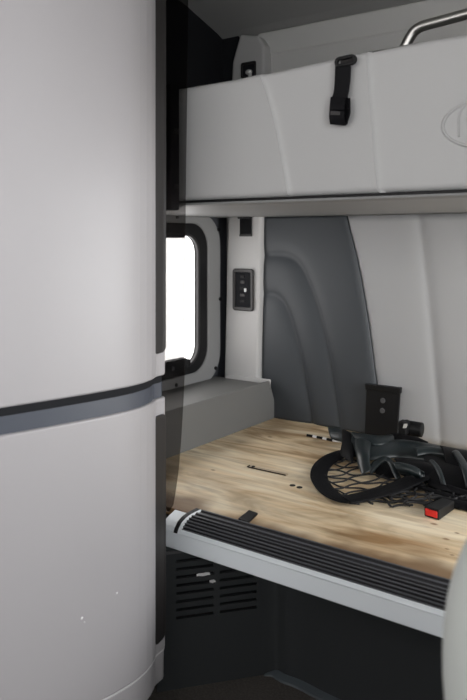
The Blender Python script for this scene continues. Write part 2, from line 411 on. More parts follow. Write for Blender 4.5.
# ------------------------------------------------------------------ upper bunk
YU = 1.43; zb0, zb1 = 1.219, 1.512
BX0, BX1 = -1.74, 0.68
bunk = thing('upper_bunk', 'upper sleeper bunk with light grey padded vinyl front', 'bunk')
def ub(px, py): q = aty(px, py, YU); return (q.x, q.z)
def upoly(pts): return [(p.x, p.y) for p in catmull([Vector((*ub(*p), 0)) for p in pts], 5)]
s1 = upoly(((257, 60), (262, 77), (269, 97), (277, 127), (284, 162), (289, 192), (291, 204)))
s2 = upoly(((366, 40), (367.5, 58), (370, 95), (374, 140), (378, 185), (379, 200)))
def xat(pl, z):
    for (xa, za), (xb_, zb_) in zip(pl, pl[1:]):
        if zb_ <= z <= za: return xa + (xb_ - xa) * (za - z) / (za - zb_ + 1e-9)
    return pl[0][0] if z > pl[0][1] else pl[-1][0]
def ztop(x): return 1.513 + 0.042 * min(.45, max(0.0, x + 1.02))
def ufront(s, t):
    z = zb0 + (1.512 - zb0) * t; xs = [BX0, xat(s1, z), xat(s2, z), BX1]; k = min(2, int(s * 3 + 1e-6)); f = s * 3 - k
    f = 0.5 - 0.5 * math.cos(math.pi * f); f = 0.5 - 0.5 * math.cos(math.pi * f)
    x = xs[k] + (xs[k+1] - xs[k]) * f
    zz = zb0 + (ztop(x) - zb0) * t
    h = 0.0
    for xx in xs[1:3]:
        d = x - xx
        if d <= 0: h += 0.009 * math.exp(d/0.16)
        else: h += 0.009 * math.exp(-d/0.005)
    e = min(t, 1 - t) * (ztop(x) - zb0); r = 0.013
    if e < r: h -= (r - math.sqrt(max(0, r*r - (r-e)**2)))
    return (x, YU - h, zz)
bm = bmesh.new(); gridsolid(bm, 180, 44, ufront, lambda s, t: (BX0 + (BX1-BX0)*s, YU + 0.06, zb0 + (ztop(BX0 + (BX1-BX0)*s)-zb0)*t))
fin(bm, 'front_pad', M['bunkv'], bunk, smooth=True)
boxo('mattress', (BX0, YU + 0.06, 1.219), (BX1, 2.38, 1.495), M['bunkv'], bunk, 0.02, 3)
boxo('piping', (BX0, YU + 0.004, 1.2125), (BX1, YU + 0.1, 1.2195), M['black'], bunk, 0.002)
bm = bmesh.new()
xprism(bm, [(YU - 0.004, 1.2125), (YU - 0.004, 1.2065), (YU + 0.012, 1.2035), (YU + 0.02, 1.2065), (2.384, 1.2075), (2.384, 1.2125)], BX0 - .03, BX1)
fin(bm, 'tray', M['tray'], bunk, bevel=0.0015)
# oval emblem stitched into the front, cut by the picture edge
ec = aty(490, 122, YU); ew, eh = 0.5 * (aty(539, 122, YU).x - aty(441, 122, YU).x), 0.5 * (aty(490, 96, YU).z - aty(490, 146, YU).z)
bm = bmesh.new()
pts = [(ec.x + ew*math.cos(a), YU - 0.0005, ec.z + eh*math.sin(a)) for a in [2*math.pi*k/64 for k in range(65)]]
tube(bm, pts, 0.0034, 6)
for sgn in (1,):
    arcp = catmull([aty(459, 137, YU), aty(458.5, 124, YU), aty(460.5, 112, YU), aty(467, 104.5, YU), aty(480, 103, YU)], 6)
    tube(bm, [Vector((p.x, YU - 0.0005, p.z)) for p in arcp], 0.0024, 6)
    arcp = catmull([aty(466, 119, YU), aty(474, 117, YU), aty(488, 118, YU)], 5)
    tube(bm, [Vector((p.x, YU - 0.0005, p.z)) for p in arcp], 0.0022, 6)
fin(bm, 'emblem', M['groove'], bunk, smooth=True)
# hinge bracket at the bunk's left end
q0, q1 = aty(164, 205, 1.405), aty(174.5, 84, 1.405)
boxo('end_bracket', (q0.x - .04, 1.393, 1.194), (q1.x, 1.4255, q1.z), M['matte'], bunk, 0.004)
q = aty(171, 130, 1.37)
bm = bmesh.new(); cyl(bm, (q.x, 1.392, q.z), (0, 1, 0), 0.008, 0.003); fin(bm, 'bracket_bolt', M['grey'], bunk)
q = aty(171, 186, 1.37)
bm = bmesh.new(); cyl(bm, (q.x, 1.392, q.z), (0, 1, 0), 0.006, 0.003); fin(bm, 'bracket_bolt', M['grey'], bunk)

# retaining strap hanging on the bunk front
YS = YU - 0.023
st = thing('hanging_strap', 'black webbing strap folded into a loop hanging on the upper bunk front', 'strap')
def sp(px, py, dy=0.0): return aty(px, py, YS - dy)
bm = bmesh.new()
ribbon(bm, [sp(335.6, 66), sp(335, 82), sp(334, 92), sp(332, 100), sp(331, 118), sp(331.5, 123.5)], [sp(350.8, 66), sp(350, 80), sp(348.4, 92), sp(347, 100), sp(346, 118), sp(346.5, 124.5)], 0.004)
fin(bm, 'webbing', M['web'], st, smooth=False)
bm = bmesh.new()
ribbon(bm, [sp(331, 97, .006), sp(330, 108, .012), sp(329.5, 117, .010), sp(330.5, 124, .003)], [sp(346, 98, .006), sp(345, 108, .012), sp(344.5, 118, .010), sp(346, 125.3, .003)], 0.004)
ribbon(bm, [sp(345, 97, .0), sp(345, 108, .0), sp(345.5, 117, .0), sp(346, 124.5, .0)], [sp(349.8, 98, .004), sp(349.8, 108, .008), sp(349.5, 114, .006), sp(346.8, 124.5, .0)], 0.004)
fin(bm, 'loop', M['web'], st)
bm = bmesh.new()
a, b_ = sp(340, 62.3), sp(352, 59.8)
nn = 10; out, inn = [], []
ax = Vector((b_.x - a.x, 0, b_.z - a.z)).normalized(); up_ = Vector((-ax.z, 0, ax.x))
def stad(r):
    o = []
    for c, a0 in ((b_, -90), (a, 90)):
        for k in range(nn+1):
            an = math.radians(a0 + 180*k/nn); o.append(Vector((c.x, 0, c.z)) + (ax*math.cos(an) + up_*math.sin(an)) * r)
    return [(p.x, p.z) for p in o]
ring(bm, stad(0.0115), stad(0.0040), lambda x, z: (x, YS - 0.006, z), lambda x, z: (x, YS + 0.004, z))
fin(bm, 'anchor_buckle', M['black'], st, bevel=0.002)
bm = bmesh.new(); q = sp(346, 61); tube(bm, [(a.x, YS + .008, a.z), (b_.x, YS + .008, b_.z)], 0.006, 10); fin(bm, 'anchor_pin', M['trim'], st)
bm = bmesh.new(); prism(bm, [sp(330.4, 111, .0165), sp(340, 111.5, .0165), sp(340, 115, .0165), sp(330.2, 115, .0165)], [sp(330.4, 111, .010), sp(340, 111.5, .010), sp(340, 115, .010), sp(330.2, 115, .010)])
fin(bm, 'stitched_bar', M['trim'], st)

# grab rail on top of the bunk
YG = 1.62
gr = thing('grab_rail', 'bent steel tube guard rail above the upper bunk', 'rail')
bm = bmesh.new()
pts = [aty(402.5, 52, YG), aty(405.5, 46, YG), aty(410, 37.5, YG), aty(414, 31.5, YG), aty(420, 27.2, YG), aty(428, 24.5, YG), aty(445, 20, YG), aty(467, 14, YG), aty(490, 8.5, YG)]
pts = [Vector((pts[0].x - .02, YG, 1.496))] + pts
pts += [pts[-1] + Vector((0.2, 0, 0.03)), pts[-1] + Vector((0.5, 0, 0.045)), pts[-1] + Vector((0.85, 0, 0.03)), Vector((pts[-1].x + 0.95, YG, 1.56)), Vector((pts[-1].x + 0.98, YG, 1.496))]
tube(bm, catmull(pts, 6), 0.0125, 16); fin(bm, 'tube', M['steel'], gr, smooth=True)
for e in (pts[0], pts[-1]):
    bm = bmesh.new(); cyl(bm, (e.x, YG, 1.499), (0, 0, 1), 0.022, 0.006); fin(bm, 'foot_flange', M['steel'], gr)

# bolt latch on the post above the bunk
lat = thing('bunk_latch', 'small black latch with silver bolt on the corner post above the bunk', 'latch')
a, b_ = aty(241.5, 79, YP), aty(256.5, 60.5, YP)
bm = bmesh.new(); ring(bm, rrect(a.x, b_.x, a.z, b_.z, .008), rrect(a.x + .008, b_.x - .008, a.z + .008, b_.z - .012, .006), lambda x, z: (x, YP - .006, z), lambda x, z: (x, YP, z)); fin(bm, 'housing', M['trim'], lat, bevel=0.002)
boxo('recess', (a.x + .006, YP - .003, a.z + .006), (b_.x - .006, YP, b_.z - .01), M['matte'], lat)
q = aty(248.5, 72, YP - .012)
bm = bmesh.new(); bmesh.ops.create_uvsphere(bm, u_segments=16, v_segments=10, radius=0.012, matrix=Matrix.Translation((q.x, YP - .010, q.z)) @ Matrix.Diagonal((1.3, .8, .9, 1))); cyl(bm, (q.x + .004, YP - .008, q.z - .018), (0, 0, 1), .008, .03)
fin(bm, 'silver_bolt', M['chrome'], lat, smooth=True)

# belt slot and belt just under the bunk
sb = thing('belt_guide', 'short black belt hanging from a guide under the bunk on the corner post', 'belt guide')
a, b_ = aty(240, 219, YP), aty(252.5, 213, YP)
boxo('guide_cap', (a.x, YP - .02, a.z), (b_.x, YP, b_.z), M['black'], sb, 0.004)
c, d = aty(241, 236.5, YP), aty(252, 217, YP)
boxo('belt', (c.x, YP - .010, c.z), (d.x, YP, d.z), M['web'], sb, 0.002)
c2 = aty(241, 234, YP)
boxo('belt_end', (c.x - .001, YP - .012, c.z), (d.x + .001, YP, c2.z), M['trim'], sb, 0.002)

# switch panel
sw = thing('switch_panel', 'black rectangular control panel on the grey corner post beside the window', 'switch panel')
a, b_ = aty(234, 310, YP), aty(254.3, 269, YP)
bm = bmesh.new(); ring(bm, rrect(a.x, b_.x, a.z, b_.z, .012), rrect(a.x + .012, b_.x - .012, a.z + .016, b_.z - .014, .006), lambda x, z: (x, YP - .012, z), lambda x, z: (x, YP, z)); fin(bm, 'bezel', M['trim'], sw, bevel=0.003)
boxo('face_plate', (a.x + .011, YP - .006, a.z + .015), (b_.x - .011, YP - .0005, b_.z - .013), M['matte'], sw)
for k, (px, py, w, h, mm) in enumerate(((243.5, 276.5, .020, .010, 'black'), (243.5, 282, .020, .012, 'trim'), (243.5, 288.5, .024, .012, 'black'), (243.5, 295, .022, .010, 'trim'), (243.5, 301, .022, .010, 'black'))):
    q = aty(px, py, YP); boxo('button', (q.x - w/2, YP - .009, q.z - h/2), (q.x + w/2, YP - .005, q.z + h/2), M[mm], sw, 0.001)
q = aty(246.6, 290, YP); boxo('slider_tip', (q.x - .003, YP - .014, q.z - .007), (q.x + .003, YP - .005, q.z + .007), M['white'], sw, 0.001)

# ------------------------------------------------------------------ lower bunk
Y1 = 1.43
ply = boxo('plywood_board', (XG, Y1 - .012, ZP - .02), (0.68, 2.384, ZP), M['ply'], bevel=0.0015)
tag(ply, 'bare stained plywood sleeping board of the lower bunk', 'board')
for (px, py) in ((292.5, 485.5), (299.5, 487.5)):
    q = atz(px, py); bm = bmesh.new(); cyl(bm, (q.x, q.y, ZP - .001), (0, 0, 1), 0.0085, 0.004, 14); fin(bm, 'bolt_hole', M['hole'], ply)
# edge rail
XR0 = atz(166, 520).x - 0.03
rail = thing('bunk_edge_rail', 'aluminium front rail with ribbed black tread along the plywood edge', 'edge rail')
bm = bmesh.new()
xprism(bm, [(Y1 - .012, ZP - .001), (1.395, .4115), (1.366, .4005), (1.357, .393), (1.352, .352), (1.362, .349), (1.366, .385), (1.40, .398), (Y1 - .012, ZP - .019)], XR0, 0.68)
fin(bm, 'aluminium_face', M['alu'], rail, bevel=0.002)
bm = bmesh.new()                      # raised bright bead under the tread
xprism(bm, [(1.368, .4035), (1.360, .4015), (1.3535, .3935), (1.3555, .3895), (1.365, .394)], XR0 + .04, 0.68); fin(bm, 'bead', M['alu'], rail, bevel=0.001)
XT0 = atz(183, 527, .40).x + 0.012
bm = bmesh.new()
top = [(Y1 + .012, ZP + .001)]; n = 9; base_pts = []
c = [(Y1 + .012, .4235), (1.405, .4225), (1.385, .418), (1.37, .4105), (1.3605, .4015)]
cp = catmull([Vector((0, y, z)) for y, z in c], 32)
prof = []
for i, p in enumerate(cp):
    f = i / (len(cp) - 1); ridge = 0.0042 * max(0.0, math.sin(f * 2 * math.pi * 7.5)) ** 0.6
    j = min(i + 1, len(cp)-1); k0 = max(i - 1, 0); t = (cp[j] - cp[k0]).normalized(); nr = Vector((0, t.z, -t.y))
    if nr.z < 0: nr = -nr
    q = p + nr * ridge; prof.append((q.y, q.z))
prof += [(1.3605, .399), (1.385, .4085), (Y1 - .012, ZP - .0005), (Y1 - .011, ZP + .0002), (Y1 + .012, ZP + .0002)]
xprism(bm, prof, XT0, 0.68); bm.faces.ensure_lookup_table()
for i in range(len(cp) - 1):
    if math.sin((i + .5) / (len(cp) - 1) * 2 * math.pi * 7.5) > 0.45: bm.faces[2 + i].material_index = 1
tr_ = fin(bm, 'ribbed_tread', M['tread'], rail); tr_.data.materials.append(M['rib'])
def capprof(e): return [(Y1 + .013, ZP + .0003), (Y1 + .013, .424 + e), (1.405, .4235 + e), (1.385, .420 + e), (1.369, .413 + e), (1.3575 - e*.5, .402), (1.353 - e*.5, .392), (1.362, .392), (1.385, .405), (Y1 - .01, ZP - .002)]
bm = bmesh.new(); xprism(bm, capprof(.002), XT0 - .022, XT0 - .010); fin(bm, 'black_end_cap', M['black'], rail, bevel=.001)
bm = bmesh.new(); xprism(bm, capprof(.001), XT0 - .010, XT0); fin(bm, 'pale_end_strip', M['alu'], rail, bevel=.001)

# base under the bunk: angled vent panel, curved corner, front face
base = thing('bed_box', 'dark moulded base under the lower bunk with angled louvred vent corner', 'bunk base')
A = Vector((-1.178, 1.342, 0)); Bc = Vector((-1.025, 1.530, 0))
dv = (Bc - A).normalized(); nv = Vector((dv.y, -dv.x, 0)); LP = (Bc - A).length
def pp(s, z, d=0.0): q = A + dv*s + nv*d; return (q.x, q.y, z)
def on_panel(px, py):
    d = ray(px, py); # intersect with vertical plane through A with normal nv
    t = A.dot(nv) / (d.x*nv.x + d.y*nv.y); q = Vector((d.x*t, d.y*t, EZ + d.z*t)); return ((q - A).dot(dv), q.z)
def pbox(bm, s0, s1, z0, z1, d0, d1):
    prism(bm, [pp(s0, z0, d0), pp(s1, z0, d0), pp(s1, z1, d0), pp(s0, z1, d0)], [pp(s0, z0, d1), pp(s1, z0, d1), pp(s1, z1, d1), pp(s0, z1, d1)])
ZT = 0.352
cols = ((on_panel(176, 590)[0], on_panel(213.5, 590)[0]), (on_panel(219.5, 590)[0], on_panel(256.5, 590)[0]))
ztop = on_panel(195, 552)[1]; zrow = [on_panel(195, 557.5 + 8.05*k)[1] for k in range(8)]
LPX = cols[1][1] + .012
bm = bmesh.new()
sh = 0.0062
pbox(bm, -.02, cols[0][0], 0, ZT, -.004, .004); pbox(bm, cols[0][1], cols[1][0], zrow[-1] - sh, ZT, -.004, .004); pbox(bm, cols[1][1], LPX, 0, ZT, -.004, .004)
pbox(bm, cols[0][0], cols[1][1], 0, zrow[-1] - sh, -.004, .004)
for (s0, s1) in cols:
    for k in range(8):
        zt_ = ZT if k == 0 else zrow[k-1] - sh
        pbox(bm, s0, s1, zrow[k] + sh*.2, zt_, -.004, .004)
vp = fin(bm, 'vent_panel', M['vent'], base)
bm = bmesh.new(); pbox(bm, cols[0][0] - .01, cols[1][1] + .01, zrow[-1] - .02, ZT - .002, -.05, -.04); fin(bm, 'vent_backing', M['matte'], base)
bm = bmesh.new(); pbox(bm, -.02, on_panel(205, 552)[0], ZT - .012, ZT - .006, .004, .010); fin(bm, 'panel_lip', M['grey'], base)
# front face with a rolled corner
Pe = Vector(pp(LPX, 0, .004))
path = catmull([Pe, Pe + dv*0.014, Pe + dv*.036 + Vector((.006, -.002, 0)), Vector((-.955, 1.556, 0)), Vector((-.91, 1.558, 0)), Vector((-.80, 1.548, 0)), Vector((-.5, 1.54, 0)), Vector((0.68, 1.54, 0))], 5)
bm = bmesh.new()
lev = [(0.0, 0.0), (.10, 0.004), (.20, .010), (.27, .022), (.305, .055), (.318, .115), (.330, .128), (.351, .132)]
rows = []
for i, p in enumerate(path):
    k = min(1, max(0, (p.x + .99) / .25)); rows.append([bm.verts.new((p.x, p.y - o*k, z)) for z, o in lev] + [bm.verts.new((p.x, 1.66, .351)), bm.verts.new((p.x, 1.66, 0))])
m_ = len(rows[0])
for a, b_ in zip(rows, rows[1:]):
    for k in range(m_): bm.faces.new((a[k], a[(k+1) % m_], b_[(k+1) % m_], b_[k]))
bm.faces.new(rows[0]); bm.faces.new(list(reversed(rows[-1])))
fin(bm, 'front_face', M['vent'], base, smooth=True).data.set_sharp_from_angle(angle=math.radians(40))
bm = bmesh.new()
strip_path = [Vector((p.x, p.y - .004, .006)) for p in path[4:]]
rows = []
for i, p in enumerate(strip_path):
    g = min(1, i / 8); e_ = min(1, (i + .3) / 7)
    rows.append([bm.verts.new((p.x, p.y + .012, 0.0)), bm.verts.new((p.x, p.y - .004 - .012*g, 0.0)), bm.verts.new((p.x, p.y - .003 - .010*g, .001 + .003*e_)), bm.verts.new((p.x, p.y + .002, .002 + .010*e_)), bm.verts.new((p.x, p.y + .012, .003 + .010*e_))])
for a, b_ in zip(rows, rows[1:]):
    for k in range(5): bm.faces.new((a[k], a[(k+1) % 5], b_[(k+1) % 5], b_[k]))
bm.faces.new(rows[0]); bm.faces.new(list(reversed(rows[-1])))
fin(bm, 'floor_strip', M['strip'], base)
# deck under the plywood carrying the board
boxo('deck', (XG, 1.66, .30), (0.68, 2.38, ZP - .0205), M['base'], base)

# paper scraps caught in the vent
def scrap(name, px0, px1, py, lab, tilt):
    s0, z0 = on_panel(px0, py); s1, _ = on_panel(px1, py); bm = bmesh.new(); n = 6; top, bot = [], []
    for k in range(n+1):
        f = k/n; s = s0 + (s1-s0)*f; w = .0055*math.sin(math.pi*(.12 + .8*f)); zz = z0 + tilt*f + .001*math.sin(9*f)
        top.append(pp(s, zz + w, .0045 + .003*math.sin(5*f))); bot.append(pp(s, zz - w*.6, .0055 + .002*math.cos(6*f)))
    prism(bm, top + bot[::-1], [tuple(Vector(p) + nv*.0012) for p in top + bot[::-1]])
    tag(fin(bm, name, M['white']), lab, 'paper scrap')
scrap('paper_scrap', 196, 209.5, 574.3, 'larger white paper scrap stuck in the base vent louvres', -.001)
scrap('paper_scrap', 209, 215, 580.7, 'tiny white paper scrap below the larger one in the vent', -.001)

# ------------------------------------------------------------------ tall cabinet on the left
cab = thing('tall_cabinet', 'tall silver-grey cabinet with curved doors and dark slate middle band', 'cabinet')
frontp = [(-1.25, .35), (-1.205, .55), (-1.135, .83), (-1.112, .92), (-1.094, 1.00), (-1.081, 1.07), (-1.076, 1.115), (-1.0765, 1.145)]
frontp = [(p.x, p.y) for p in catmull([Vector((*q, 0)) for q in frontp], 5)]
corner = [(-1.080, 1.170), (-1.087, 1.195), (-1.096, 1.216), (-1.1015, 1.224), (-1.104, 1.235), (-1.1055, 1.258), (-1.112, 1.268)]
pf = frontp + corner + [(-1.745, 1.268), (-1.745, .35)]
def inset(prof, d, k=1.0): return [(x - d if x > -1.7 else x, y - (d*.3 if y > 1.2 else 0)) for x, y in prof]
def door(name, z0, z1):
    bm = bmesh.new(); zprism(bm, pf, z0, z1); return fin(bm, name, M['cab'], cab, bevel=0.005, seg=3)
door('upper_door', .803, 2.12)
door('lower_door', .165, .752)
bm = bmesh.new(); zprism(bm, inset(pf, .003), .094, .1625); fin(bm, 'plinth', M['cab'], cab, bevel=.004)
bm = bmesh.new(); zprism(bm, inset(pf, .0015), .1620, .1655); fin(bm, 'plinth_seam', M['seam'], cab)
bm = bmesh.new(); zprism(bm, inset(pf, .008), .751, .786); fin(bm, 'slate_band', M['band'], cab)
bm = bmesh.new(); zprism(bm, inset(pf, .009), .786, .804); fin(bm, 'painted_shadow_gap', M['matte'], cab)  # solid black band standing in for the shade under the upper door
bm = bmesh.new(); zprism(bm, inset(pf, .055), .0, .095); fin(bm, 'toe_kick', M['matte'], cab)
def edge_trim(z0, z1, w=1.0):
    bm = bmesh.new(); a, b_ = 1.214, 1.262; n = 10
    yz = rrect(a, b_, z0, z1, .014); X0, X1 = -1.112, -1.1005
    prism(bm, [(X0, y, z) for y, z in yz], [(X1 + (.0035 if y < 1.23 else -.003), y, z) for y, z in yz]); return fin(bm, 'edge_trim', M['trim'], cab, bevel=.0015)
edge_trim(.857, 2.115); edge_trim(.193, .715)
for (px, py, r) in ((82, 618, .0035), (84.5, 622, .0015), (117, 593, .0028)):
    d = ray(px, py)
    # walk out to the curved door front
    best = None
    for (x0, y0), (x1, y1) in zip(frontp, frontp[1:]):
        ex, ey = x1-x0, y1-y0; den = d.x*ey - d.y*ex; t = (x0*ey - y0*ex)/den; s = (x0*d.y - y0*d.x)/den
        if 0 <= s <= 1: best = Vector((d.x*t, d.y*t, EZ + d.z*t))
    bm = bmesh.new(); bmesh.ops.create_icosphere(bm, subdivisions=2, radius=r, matrix=Matrix.Translation(best) @ Matrix.Diagonal((.25, 1.0, .8, 1))); fin(bm, 'scuff', M['white'], cab)

# smoked divider panel behind the cabinet
YD = 1.385
def dp(px, py): q = aty(px, py, YD); return (q.x, q.z)
edge = [dp(172, 506), dp(174.5, 492), dp(177.5, 470), dp(180, 440), dp(182, 405), dp(183.7, 370), dp(184, 300), dp(184.5, 200), dp(186, 90), dp(187, 0)]
xe = edge[-1][0]
edge += [(xe + .002, 2.12)]
outl = [(-1.36, .4235)] + [(edge[0][0] - .012, .4235)] + edge + [(-1.36, 2.12)]
bm = bmesh.new(); yprism(bm, outl, YD, YD + .005)
tag(fin(bm, 'smoked_panel', M['smoke']), 'narrow smoked see-through divider panel between cabinet and bunks', 'divider')

# ------------------------------------------------------------------ things on the plywood
# steel hasp strip lying on the board
hp = thing('metal_strip', 'thin dark metal strip lying alone on the middle of the plywood', 'strip')
a, b_ = atz(249.5, 467.3), atz(287, 475.5); t = (b_ - a).normalized(); n_ = Vector((-t.y, t.x, 0))
bm = bmesh.new(); h = .0075
prism(bm, [a - n_*h, b_ - n_*h, b_ + n_*h, a + n_*h], [p + Vector((0, 0, .004)) for p in (a - n_*h, b_ - n_*h, b_ + n_*h, a + n_*h)])
M['rust'] = mat('dull_steel', (0.42, 0.33, 0.23), 0.5, metal=0.1)
fin(bm, 'bar', M['rust'], hp, bevel=.001)
bm = bmesh.new(); tube(bm, [a + n_*h - t*.004 + Vector((0,0,.003)), a - n_*h - t*.004 + Vector((0,0,.003)), b_ - n_*h + Vector((0,0,.003))], .0017, 6); fin(bm, 'dark_edge', M['hole'], hp)
bm = bmesh.new(); q = a + t*.014; cyl(bm, (q.x, q.y, ZP + .003), (0, 0, 1), .0055, .006, 14); fin(bm, 'eye', M['hole'], hp)
# black tab by the tread
bm = bmesh.new()
pts = [atz(249, 511.8), atz(258, 515), atz(248, 524.5), atz(238, 520.5)]
prism(bm, pts, [p + Vector((0, 0, .006)) for p in pts])
tag(fin(bm, 'rubber_tab', M['black'], bevel=.002), 'small black tab beside the ribbed tread on the plywood', 'tab')
# black and white flecked cord
fc = thing('flecked_cord', 'black and white flecked cord end on the plywood left of the net', 'cord')
cpts = [atz(307, 435.2, .424), atz(313, 436.3, .424), atz(317, 437.2, .424), atz(323, 438.2, .424), atz(327, 439.2, .424), atz(333, 440.5, .424), atz(341, 441.5, .426)]
for i, (p, q) in enumerate(zip(cpts, cpts[1:])):
    bm = bmesh.new(); tube(bm, [p, q], .0048, 8); fin(bm, 'black_fleck' if i % 2 == 0 else 'white_fleck', M['web' if i % 2 == 0 else 'white'], fc)
for (px, py) in ((298.5, 437.5), (301.5, 439.5)):
    pass

# wall plate
pl = thing('mounting_plate', 'black upright metal plate with two round studs leaning on the wall pad', 'plate')
YM = 2.345
tl, tr, br, bl = aty(366.5, 384.5, YM), aty(400, 388.5, YM), aty(396.5, 431, YM + .0), aty(364.5, 428, YM)
bl.z = br.z = ZP
bm = bmesh.new(); prism(bm, [tl, tr, br, bl], [p + Vector((0, .010, 0)) for p in (tl, tr, br, bl)]); fin(bm, 'sheet', M['black'], pl, bevel=.002)
bm = bmesh.new(); t2, t3 = tl + Vector((-.002, 0, -.018)), tr + Vector((.002, 0, -.018)); prism(bm, [tl + Vector((-.004, -.008, .003)), tr + Vector((.003, -.008, .003)), t3 + Vector((0, -.006, 0)), t2 + Vector((0, -.006, 0))], [p + Vector((0, .012, 0)) for p in (tl + Vector((-.004, 0, .003)), tr + Vector((.003, 0, .003)), t3, t2)]); fin(bm, 'top_lip', M['black'], pl, bevel=.002)
for (px, py) in ((383, 400.5), (382.5, 410.5)):
    q = aty(px, py, YM); bm = bmesh.new(); cyl(bm, (q.x, YM - .002, q.z), (0, 1, 0), .009, .006, 16); fin(bm, 'stud', M['grey'], pl, bevel=.001)

# cargo net bundle
cn = thing('cargo_net', 'black webbing cargo net heaped in a tangle on the plywood', 'net')
def loopstrap(bm, pts, w, z=.4275, th=.004, lift=None):
    C = catmull([atz(px, py, z + (lift[i] if lift else 0)) for i, (px, py) in enumerate(pts)], 6)
    A_, B_ = [], []
    for i, p in enumerate(C):
        t = (C[min(i+1, len(C)-1)] - C[max(i-1, 0)]).normalized(); n = t.cross(Vector((0, 0, 1))).normalized()
        A_.append(p - n*w/2); B_.append(p + n*w/2 + Vector((0, 0, 0.004)))
    ribbon(bm, A_, B_, th, 1, .003)
bm = bmesh.new()
loopstrap(bm, [(356, 453), (344, 454), (331, 459), (321.5, 467.5), (319, 478), (326, 490), (338, 498.5), (350, 501)], .05)
fin(bm, 'net_border', M['web'], cn)
bm = bmesh.new()
loopstrap(bm, [(345, 500.5), (358, 498.5), (375, 494.5), (390, 490), (405, 484), (418, 478), (432, 472)], .062, .43, .004, [0, 0, .004, .006, .012, .016, .02])
fin(bm, 'net_border', M['web'], cn)
def inside(poly, x, y):
    c = False; n = len(poly)
    for i in range(n):
        (x0, y0), (x1, y1) = poly[i], poly[i-1]
        if (y0 > y) != (y1 > y) and x < (x1-x0)*(y-y0)/(y1-y0) + x0: c = not c
    return c
def netting(bm, region, z, cu, cv, ang, r, amp):
    W = [atz(px, py, z) for px, py in region]; PG = [(p.x, p.y) for p in W]
    cx, cy = sum(p[0] for p in PG)/len(PG), sum(p[1] for p in PG)/len(PG)
    ca, sa = math.cos(ang), math.sin(ang)
    for fam in range(2):
        for k in range(-14, 15):
            run = []
            for i in range(-150, 151):
                s = i * 0.006
                if fam == 0: u, v = s, k*cv + amp*math.sin(s*math.pi*2/(cu*2) + k*math.pi)
                else: v, u = s, k*cu + amp*.8*math.sin(s*math.pi*2/(cv*2) + k*math.pi) + s*.55
                x, y = cx + u*ca - v*sa, cy + u*sa + v*ca
                if inside(PG, x, y): run.append(Vector((x, y, z + .003*math.sin(s*31 + k))))
                else:
                    if len(run) > 2: tube(bm, run, r, 5)
                    run = []
            if len(run) > 2: tube(bm, run, r, 5)
bm = bmesh.new()
netting(bm, [(352, 453), (338, 457), (325, 467), (320, 479), (330, 492), (345, 499), (375, 494), (405, 483), (430, 473), (405, 467), (372, 468)], .4275, .052, .058, math.radians(8), .0026, .010)
fin(bm, 'netting', M['net'], cn, smooth=True)
bm = bmesh.new()
netting(bm, [(345, 500), (375, 494), (405, 484), (432, 472), (470, 486), (490, 497), (470, 503), (425, 505), (395, 506), (352, 504)], .4275, .040, .036, math.radians(-20), .0030, .009)
netting(bm, [(385, 492), (405, 484), (432, 472), (470, 486), (490, 497), (470, 503), (425, 505), (395, 504)], .433, .050, .045, math.radians(35), .0030, .010)
fin(bm, 'netting', M['net'], cn, smooth=True)
def band(name, A_, B_, mt, bulge=.006, th=.004):
    bm = bmesh.new(); ribbon(bm, [atz(x, y, z) for x, y, z in A_], [atz(x, y, z) for x, y, z in B_], th, 6, bulge, 6); return fin(bm, name, M[mt], cn, smooth=True)
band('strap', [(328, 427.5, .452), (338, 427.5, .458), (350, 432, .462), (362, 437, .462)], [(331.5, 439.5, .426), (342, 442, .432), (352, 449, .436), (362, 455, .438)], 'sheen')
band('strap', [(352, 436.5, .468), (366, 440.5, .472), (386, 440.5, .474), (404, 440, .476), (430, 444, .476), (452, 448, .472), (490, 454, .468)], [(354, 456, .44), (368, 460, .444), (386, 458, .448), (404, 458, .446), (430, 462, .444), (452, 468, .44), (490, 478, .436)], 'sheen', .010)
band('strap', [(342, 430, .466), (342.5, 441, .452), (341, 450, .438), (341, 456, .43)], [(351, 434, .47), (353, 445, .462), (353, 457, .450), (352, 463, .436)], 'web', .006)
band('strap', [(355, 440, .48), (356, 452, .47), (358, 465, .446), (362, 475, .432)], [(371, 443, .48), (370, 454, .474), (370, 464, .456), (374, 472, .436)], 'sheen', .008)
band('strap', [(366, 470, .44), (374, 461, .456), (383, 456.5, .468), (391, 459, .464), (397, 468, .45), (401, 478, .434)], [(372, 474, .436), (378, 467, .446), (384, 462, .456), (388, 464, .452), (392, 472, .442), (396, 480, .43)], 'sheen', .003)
band('strap', [(374, 464, .432), (384, 462, .44), (392, 464, .438)], [(376, 476, .426), (386, 478, .426), (396, 477, .426)], 'web', .008)
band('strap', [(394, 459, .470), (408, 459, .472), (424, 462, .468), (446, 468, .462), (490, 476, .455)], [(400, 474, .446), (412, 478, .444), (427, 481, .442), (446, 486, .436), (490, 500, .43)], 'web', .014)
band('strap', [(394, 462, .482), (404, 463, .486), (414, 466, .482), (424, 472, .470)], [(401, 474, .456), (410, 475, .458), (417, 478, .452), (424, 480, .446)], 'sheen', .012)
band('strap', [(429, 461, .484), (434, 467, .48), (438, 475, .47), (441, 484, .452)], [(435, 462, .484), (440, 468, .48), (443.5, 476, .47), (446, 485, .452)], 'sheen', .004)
band('strap', [(420, 476, .446), (436, 479, .45), (452, 486, .446), (490, 498, .438)], [(424, 482, .432), (438, 487, .436), (454, 494, .432), (490, 505, .426)], 'web', .006)
band('strap', [(384, 435, .47), (398, 433.5, .474), (412, 435, .474), (428, 442, .472)], [(380, 442, .450), (396, 444, .452), (414, 446, .452), (430, 449, .452)], 'web', .008)
band('strap', [(440, 446, .486), (455, 449, .484), (490, 456, .478)], [(446, 466, .466), (458, 470, .462), (490, 484, .455)], 'web', .012)
